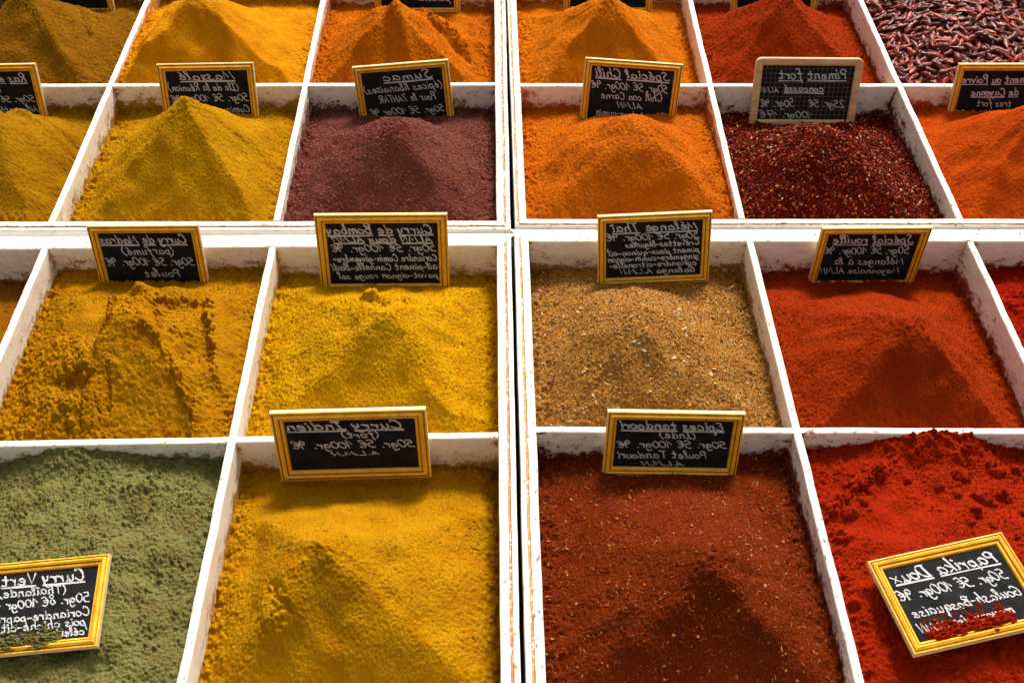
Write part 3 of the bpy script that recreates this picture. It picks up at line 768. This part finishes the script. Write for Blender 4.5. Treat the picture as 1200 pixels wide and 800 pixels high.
# ------------------------------------------------------------------ chalk handwriting: single strokes, x-height 10
G = {
'a': "8,8 5,10 1,7 1,2 4,0 7,3 8,9 8,2 10,0", 'b': "0,2 3,12 4,19 2,20 2,2 5,0 8,4 6,9 3,8", 'c': "8,8 5,10 1,6 2,1 5,0 9,2",
'd': "7,8 4,10 1,7 1,2 4,0 7,3 8,20 8,2 10,0", 'e': "1,4 6,6 7,9 4,10 1,6 2,1 5,0 9,2", 'f': "8,18 5,20 3,15 3,0 2,-8 / 0,9 7,10",
'g': "8,8 5,10 1,7 2,2 5,2 8,9 8,-4 5,-8 1,-5", 'h': "1,20 1,0 / 1,6 4,10 7,8 7,1 9,0", 'i': "1,10 1,2 3,0 / 1,14 2,16",
'j': "4,10 4,-5 1,-8", 'k': "1,20 1,0 / 7,10 1,4 8,0", 'l': "0,2 4,14 4,19 2,20 1,14 2,2 4,0", 'm': "1,10 1,0 / 1,6 4,10 6,8 6,0 / 6,6 9,10 11,8 11,1 13,0",
'n': "1,10 1,0 / 1,6 4,10 7,8 7,1 9,0", 'o': "5,10 1,7 1,2 5,0 8,3 8,8 5,10", 'p': "2,11 1,-9 / 1,6 4,10 8,7 7,1 4,0 1,3", 'q': "8,8 5,10 1,7 1,2 4,1 8,9 8,-9 10,-6",
'r': "1,10 2,0 / 2,6 4,9 7,10", 's': "7,9 4,10 2,7 6,4 6,1 3,0 0,1", 't': "3,17 3,2 5,0 8,1 / 0,10 7,11", 'u': "1,10 1,3 3,0 6,2 7,10 7,2 9,0", 'v': "1,10 4,0 8,10",
'w': "0,10 3,0 6,8 9,0 12,10", 'x': "1,10 8,0 / 8,10 1,0", 'y': "1,10 2,4 5,3 7,10 / 7,10 6,-3 3,-8 0,-6", 'z': "1,10 8,10 1,0 8,0",
'A': "0,0 5,18 9,0 / 2,6 8,6", 'B': "2,18 2,0 / 0,17 6,20 9,16 3,10 9,8 8,2 1,0", 'C': "9,16 8,20 3,17 1,9 3,1 7,0 11,4", 'D': "2,18 2,0 / 0,18 7,18 11,10 7,1 1,0",
'E': "9,18 4,19 2,14 6,11 1,7 2,1 6,0 10,3", 'G': "9,16 6,19 1,12 2,2 6,0 9,3 9,8 5,8", 'H': "1,18 1,0 / 9,18 9,0 / 1,9 9,9", 'I': "1,18 9,19 / 5,18 4,0 / 0,0 9,1",
'L': "2,19 2,0 9,0", 'M': "0,0 3,18 7,4 11,18 13,0", 'N': "1,0 1,18 9,0 9,18", 'P': "2,18 2,0 / 0,15 4,20 9,17 8,11 2,9", 'R': "2,18 2,0 / 0,15 4,20 9,17 8,11 2,9 / 4,9 10,0",
'S': "10,17 7,20 3,16 8,9 7,2 3,0 0,3", 'T': "0,18 11,19 / 5,18 5,0", 'V': "0,18 5,0 10,20", 'Z': "1,18 9,18 1,0 9,0",
'0': "5,17 1,12 1,4 5,0 9,5 9,13 5,17", '1': "0,8 6,18 6,0", '2': "1,14 4,18 8,14 1,0 9,0", '5': "9,18 3,18 2,11 6,11 9,7 7,1 1,0", '7': "1,18 9,18 4,0 / 2,9 9,9", '8': "8,15 5,18 2,14 8,5 5,0 1,4 8,14", '9': "8,15 4,18 1,13 4,9 8,14 8,0",
'€': "10,16 6,18 2,12 2,5 6,0 10,2 / 0,11 8,11 / 0,7 7,7", '(': "5,20 1,12 1,4 5,-3", ')': "1,20 5,12 5,4 1,-3", '-': "0,6 7,6", '.': "1,0 2,1", "'": "2,18 1,14",
}
ACC = {'é': ('e', "4,13 7,17"), 'ï': ('i', "-1,14 0,15 / 3,14 4,15"), 'à': ('a', "3,17 6,13"), 'É': ('E', "4,21 8,24")}
LINE = {"A", "E", "H", "L", "M", "N", "T", "V", "Z", "I", "1", "7", "k", "x", "z", "-", ".", "'", "v", "w"}
def strokes(ch):
    base, extra = (ACC[ch][0], ACC[ch][1]) if ch in ACC else (ch, None)
    out = [[tuple(map(float, p.split(','))) for p in s.split()] for s in G[base].split('/')]
    ang = base in LINE
    if extra: out += [[tuple(map(float, p.split(','))) for p in s.split()] for s in extra.split('/')]
    return out, ang
def smooth_line(P, ang, n=5):
    P = np.array(P)
    if len(P) < 3 or ang: return P
    Q = np.vstack([2*P[0]-P[1], P, 2*P[-1]-P[-2]]); out = []
    for k in range(1, len(Q)-2):
        for t in np.linspace(0, 1, n, endpoint=False):
            a, b, c, d = Q[k-1], Q[k], Q[k+1], Q[k+2]
            out.append(.5*((2*b)+(c-a)*t+(2*a-5*b+4*c-d)*t*t+(3*b-a-3*c+d)*t**3))
    out.append(P[-1])
    return np.array(out)
def write(lines, w, h, rng):
    """lines of (text, baseline 0..1 from the top, cap height / panel height, start, end, underline) -> mesh of chalk strokes, mirrored like the photograph"""
    V, F, zi = [], [], [0]
    def ribbon(P, wd):
        P = np.asarray(P); n = len(P)
        d = np.gradient(P, axis=0); d /= np.linalg.norm(d, axis=1)[:, None]+1e-12
        nn = np.stack([-d[:, 1], d[:, 0]], 1)
        ww = wd*.5*(1+.25*rng.standard_normal(n))[:, None]
        P = np.vstack([P[:1]-d[:1]*wd*.3, P[1:-1], P[-1:]+d[-1:]*wd*.3])
        z = .00025+zi[0]*2.0e-6; zi[0] += 1; o = len(V)
        for a, b in zip(P+nn*ww, P-nn*ww):
            V.append((w-a[0], a[1], z)); V.append((w-b[0], b[1], z))
        F.extend((o+2*k, o+2*k+1, o+2*k+3, o+2*k+2) for k in range(n-1))
    for text, base, cap, x0, x1, under in lines:
        adv = []; x = 0
        for ch in text:
            if ch == ' ': adv.append(x); x += 7; continue
            st, ang = strokes(ch); mx = max(p[0] for s in st for p in s)
            adv.append(x); x += mx+2.2
        sx = (x1-x0)*w/max(x, 1); sy = cap*h/19.0
        wd = (.0015 if under else .0011)*(w/.105)**.5
        slope = rng.uniform(-.012, .012); y0 = h*(1-base)
        wordstart = None
        for k, ch in enumerate(text+' '):
            if ch == ' ':
                if under and wordstart is not None:
                    xe = adv[k]-2 if k < len(text) else x-2
                    a, b = x0*w+wordstart*sx, x0*w+xe*sx
                    yb = y0-3.2*sy-.0004
                    ribbon([(a, yb+slope*a), ((a+b)/2, yb+slope*b+rng.normal()*.0002), (b, yb+slope*b)], wd*1.05)
                wordstart = None; continue
            if wordstart is None: wordstart = adv[k]
            st, ang = strokes(ch)
            jy = rng.normal()*.5; js = 1+rng.normal()*.06; sl = .24+rng.normal()*.05
            for s in st:
                P = smooth_line(s, ang)
                Q = np.stack([x0*w+(adv[k]+P[:, 0]+P[:, 1]*sl*js)*sx, y0+(P[:, 1]*js+jy)*sy], 1)
                Q[:, 1] += slope*Q[:, 0]
                Q[:, 0] = np.clip(Q[:, 0], .0008, w-.0008)
                ribbon(Q, wd)
    return V, F

# ------------------------------------------------------------------ chalkboard signs
def rrect(w, h, d, r, n):
    """outline inset by d, corner radius r-d, counter-clockwise from the lower left corner"""
    rr = max(r-d, .0003); out = []
    for cx, cy, a0 in ((d+rr, d+rr, math.pi), (w-d-rr, d+rr, 1.5*math.pi), (w-d-rr, h-d-rr, 0), (d+rr, h-d-rr, .5*math.pi)):
        for k in range(n):
            a = a0+(math.pi/2)*(k+.5)/n if n == 1 else a0+(math.pi/2)*k/(n-1)
            out.append((cx+rr*math.cos(a)*(1.4142 if n == 1 else 1), cy+rr*math.sin(a)*(1.4142 if n == 1 else 1)))
    return out
GOLDPROF = [(0, -.0035), (0, .0008), (.0005, .0016), (.0015, .0018), (.0019, .0002), (.0024, .0002), (.0028, .0018), (.0046, .0032), (.0062, .0022), (.0066, .0003), (.0071, .0003), (.0074, .0014), (.0090, .0006), (.0096, -.0006), (.0100, -.0018), (.0100, -.0030)]
GROOVES = (3, 4, 8, 9, 13)
FLATPROF = [(0, -.0035), (0, .0004), (.0004, .0012), (.0014, .0018), (.0030, .0020), (.0070, .0020), (.0088, .0017), (.0097, .0009), (.0100, -.0004), (.0100, -.0028)]
def sign(label, TL, TR, h, up, rail, lines, style="gold", push=.003, seed=0):
    TL, TR = Vector(TL), Vector(TR)
    u = (TR-TL); w = u.length; u.normalize()
    upv_ = Vector(up); v = (upv_-u*upv_.dot(u)).normalized(); n = u.cross(v)
    org = TL-v*h+n*push
    root = empty("price_sign", org)
    root.rotation_euler = Matrix((u, v, n)).transposed().to_euler()
    tag(root, label, "price sign", "framed chalkboard price signs")
    prof, r, nc = (GOLDPROF, .0004, 1) if style == "gold" else (FLATPROF, .0075, 7)
    sc = rail/.010
    loops = [[(x, y, z) for x, y in rrect(w, h, d*sc, r, nc)] for d, z in prof]
    m = len(loops[0]); V = [p for l in loops for p in l]; F, mi = [], []
    for k in range(len(loops)-1):
        for q in range(m):
            F.append((k*m+q, k*m+(q+1) % m, (k+1)*m+(q+1) % m, (k+1)*m+q)); mi.append(1 if k == 0 else (2 if style == "gold" and k in GROOVES else 0))
    o0 = len(V); V += [(x, y, -.0036) for x, y in rrect(w, h, .0002, r, nc)]; F.append(tuple(reversed(range(o0, o0+m)))); mi.append(1)
    mesh_obj("frame", V, F, [GOLD, RAW, STAIN] if style == "gold" else [PALE, PALE, PALE], root, style != "gold", None, mi)
    pw, ph = w-2*rail, h-2*rail
    a = .0004
    pv = [(x, y, z) for z in (.0, -.0009) for x, y in ((-a, -a), (pw+a, -a), (pw+a, ph+a), (-a, ph+a))]
    sl = mesh_obj("slate", pv, [(0, 1, 2, 3), (7, 6, 5, 4), (0, 4, 5, 1), (1, 5, 6, 2), (2, 6, 7, 3), (3, 7, 4, 0)], SLATE if style == "gold" else SLATE_GRID, root, False)
    sl.location = (rail, rail, -.0014)
    WV, WF = write(lines, pw, ph, np.random.default_rng(seed+300))
    mesh_obj("writing", WV, WF, CHALK, sl, False)
    return root
def lean(deg): return (0, math.sin(math.radians(deg)), math.cos(math.radians(deg)))
P1 = "50gr. 5€ 100gr. 9€"
SIGNS = [
 ("gold framed chalkboard reading Curry Indien in front of the nearest yellow pile", (-.213, .5656, .0404), (-.0707, .5664, .0431), .0805, lean(16), .0114,
  [("Curry Indien", .19, .16, .09, 1.0, 1), ("(fort)", .36, .14, .28, .57, 0), (P1, .57, .15, .01, .97, 0), ("A.L.M.N", .72, .08, .30, .66, 0)], "gold"),
 ("gold framed chalkboard reading Epices tandoori behind the dark rust pile", (.0961, .5696, .0320), (.2236, .5681, .0278), .0725, lean(20), .0097,
  [("Epices tandoori", .19, .17, .07, .97, 1), ("(Inde)", .38, .15, .30, .62, 0), (P1, .57, .15, .02, .98, 0), ("Poulet Tandoori", .79, .15, .18, .97, 0), ("A.L.M.N", .96, .09, .38, .74, 0)], "gold"),
 ("gold framed chalkboard with seven crowded lines reading Mélange Thaï", (.1044, .8312, .0364), (.2288, .8328, .0408), .085, lean(20), .0097,
  [("Mélange Thaï", .17, .15, .05, .95, 1), (P1, .33, .13, .02, 1.0, 0), ("Crevettes-légumes", .45, .10, .02, .80, 0), ("piment doux-quinoa-ail", .58, .10, .02, .98, 0), ("gingembre-cumin-oignon", .70, .10, .02, .99, 0), ("coriandre-citronelle-", .82, .10, .04, .97, 0), ("Galanga A.L.M.N", .95, .10, .05, .85, 0)], "gold"),
 ("large gold framed chalkboard reading Curry de Bombay, standing behind the bright yellow pyramid", (-.2025, .8301, .0435), (-.0587, .8300, .0431), .096, lean(18), .0114,
  [("Curry de Bombay", .16, .14, .04, 1.0, 1), ("ALMN doux ALMN", .31, .10, .05, .95, 1), (P1, .46, .12, .01, .97, 0), ("Coriandre Cumin-gingembre-", .62, .11, .01, .96, 0), ("ail-piment Cannelle-Badi", .76, .11, .01, .98, 0), ("pavot-oignon rouge sel", .90, .10, .01, .93, 0)], "gold"),
 ("gold framed chalkboard reading Curry de Madras, its foot sunk in the cracked mustard heap", (-.4485, .8259, .0344), (-.3279, .8258, .0342), .086, lean(16), .0099,
  [("Curry de Madras", .19, .16, .06, 1.0, 1), ("(parfumé)", .39, .15, .22, .78, 0), (P1, .60, .15, .02, .99, 0), ("Poulet", .82, .13, .2, .6, 0)], "gold"),
 ("gold framed chalkboard reading Spécial rouille behind the brick red pyramid", (.3486, .8185, .0286), (.4690, .8185, .0284), .086, lean(5), .0097,
  [("Spécial rouille", .20, .16, .05, .94, 1), (P1, .42, .15, .06, 1.0, 0), ("Mélanges à la", .65, .15, .08, .86, 0), ("Mayonnaise ALMN", .84, .13, .10, .98, 0)], "gold"),
 ("tilted gold framed chalkboard reading Sumac behind the maroon heap", (-.1900, 1.1316, .0265), (-.0666, 1.1344, .0350), .088, lean(18), .0097,
  [("Sumac", .17, .16, .12, .75, 1), ("(épices libanaises)", .38, .14, .01, .99, 0), ("Pour le ZAHTAR", .60, .14, .10, .82, 0), ("50gr. 5€ 100gr 9€", .84, .14, .01, .96, 0)], "gold"),
 ("gold framed chalkboard reading Massalé, half hidden by the tall olive yellow peak", (-.4420, 1.1382, .0283), (-.3178, 1.1387, .0294), .086, lean(25), .0097,
  [("Massalé", .17, .16, .16, .85, 1), ("(Ile de la Réunion)", .38, .14, .12, .99, 0), ("50gr. 5€ 100gr. 9€", .58, .14, .01, .98, 0), ("Cumin-girofle", .80, .13, .01, .7, 0)], "gold"),
 ("slightly tilted gold framed chalkboard reading Spécial Chili behind orange powder", (.1099, 1.1331, .0368), (.2357, 1.1291, .0281), .088, lean(25), .0099,
  [("Spécial Chili", .19, .16, .04, .96, 1), (P1, .41, .14, .04, .99, 0), ("Chili con Carne", .58, .14, .10, .86, 0), ("ALMN", .74, .11, .34, .64, 0), ("Piment doux-cumin", .92, .12, .04, .9, 0)], "gold"),
 ("ruled chalkboard reading Piment fort in a pale plain wood frame with round corners", (.3296, 1.1319, .0356), (.4687, 1.1310, .0337), .090, lean(22), .0099,
  [("Piment fort", .24, .17, .07, .82, 1), ("concassé", .49, .13, .30, .74, 1), ("ALMN", .49, .10, .80, 1.0, 0), ("25gr. 5€", .76, .14, .05, .45, 0), ("50gr. 9€", .76, .14, .60, .98, 0), ("100gr. 17€", .97, .13, .38, .97, 0)], "wood"),
 ("gold framed chalkboard at the left edge, cut off, its title starting Ras", (-.7187, 1.1370, .0303), (-.5962, 1.1375, .0315), .086, lean(20), .0099,
  [("Ras el Hanout", .20, .15, .06, .95, 1), ("50gr. 5€ 100gr. 9€", .60, .13, .01, .98, 0), ("Tajine", .40, .13, .40, .68, 0), ("Ail-menthe-poivre", .80, .12, .01, .9, 0)], "gold"),
 ("gold framed chalkboard at the right edge reading Piment ou Poivre de Cayenne", (.5896, 1.1224, .0306), (.7134, 1.1221, .0297), .088, lean(17), .0097,
  [("Piment ou Poivre", .22, .14, .10, 1.0, 1), ("de Cayenne", .47, .14, .25, .85, 1), ("très fort".replace('è', 'e'), .68, .13, .3, .75, 0), (P1, .90, .13, .05, .98, 0)], "gold"),
 ("gold framed chalkboard behind the crumpled orange pile at the top edge of the photo", (-.1833, 1.3940, .0444), (-.0574, 1.3940, .0437), .088, lean(20), .0097,
  [("Curcuma", .19, .15, .15, .85, 1), ("50gr. 5€ 100gr. 9€", .40, .13, .02, .98, 0), ("Epices de riz", .66, .13, .05, .8, 0), ("paella", .86, .13, .05, .5, 0)], "gold"),
 ("gold framed chalkboard at the top edge behind the orange pyramid with the brown face", (.0960, 1.3940, .0427), (.2270, 1.3935, .0420), .088, lean(20), .0097, [("Paprika fort", .19, .15, .06, .94, 1), (P1, .42, .14, .02, .98, 0)], "gold"),
 ("gold framed chalkboard showing only its foot at the top left corner", (-.7000, 1.3960, .0465), (-.5680, 1.3960, .0458), .088, lean(20), .0097, [("Colombo", .19, .15, .15, .85, 1), (P1, .42, .14, .02, .98, 0)], "gold"),
 ("gold framed chalkboard at the top edge behind the red pile beside the chilies", (.3443, 1.3930, .0412), (.4725, 1.3930, .0404), .088, lean(20), .0097, [("Harissa", .19, .15, .15, .85, 1), (P1, .42, .14, .02, .98, 0)], "gold"),
 ("gold framed chalkboard reading Paprika Doux, lying askew on the red heap and dusted red", (.3070, .4233, .0063), (.4258, .4454, .0146), .0868, (-.175, .98, -.05), .0100,
  [("Paprika Doux", .22, .17, .05, .97, 1), (P1, .46, .15, .05, .99, 0), ("Goulash-Basquaise", .70, .14, .02, .95, 0), ("mayonnaise ALMN", .90, .12, .16, .95, 0)], "gold"),
 ("gold framed chalkboard reading Curry Vert, lying on the green powder", (-.4470, .4290, .0075), (-.3352, .4380, .0095), .080, (.07, .99, .10), .0095,
  [("Curry Vert", .18, .16, .10, .85, 1), ("(Thaïlande)", .35, .13, .25, .85, 0), ("50gr. 8€ 100gr 15€", .50, .14, .03, .98, 0), ("Coriandre-paprika-", .70, .12, .01, .98, 0), ("pois chiche-citron-", .83, .12, .03, .98, 0), ("céleri-estragon-cumin", .96, .11, .03, .98, 0)], "gold"),
]
for k, (label, TL, TR, h_, up_, rail, lines, style) in enumerate(SIGNS):
    sign(label, TL, TR, h_, up_, rail, lines, style, .003 if k < 16 else 0.0, k)
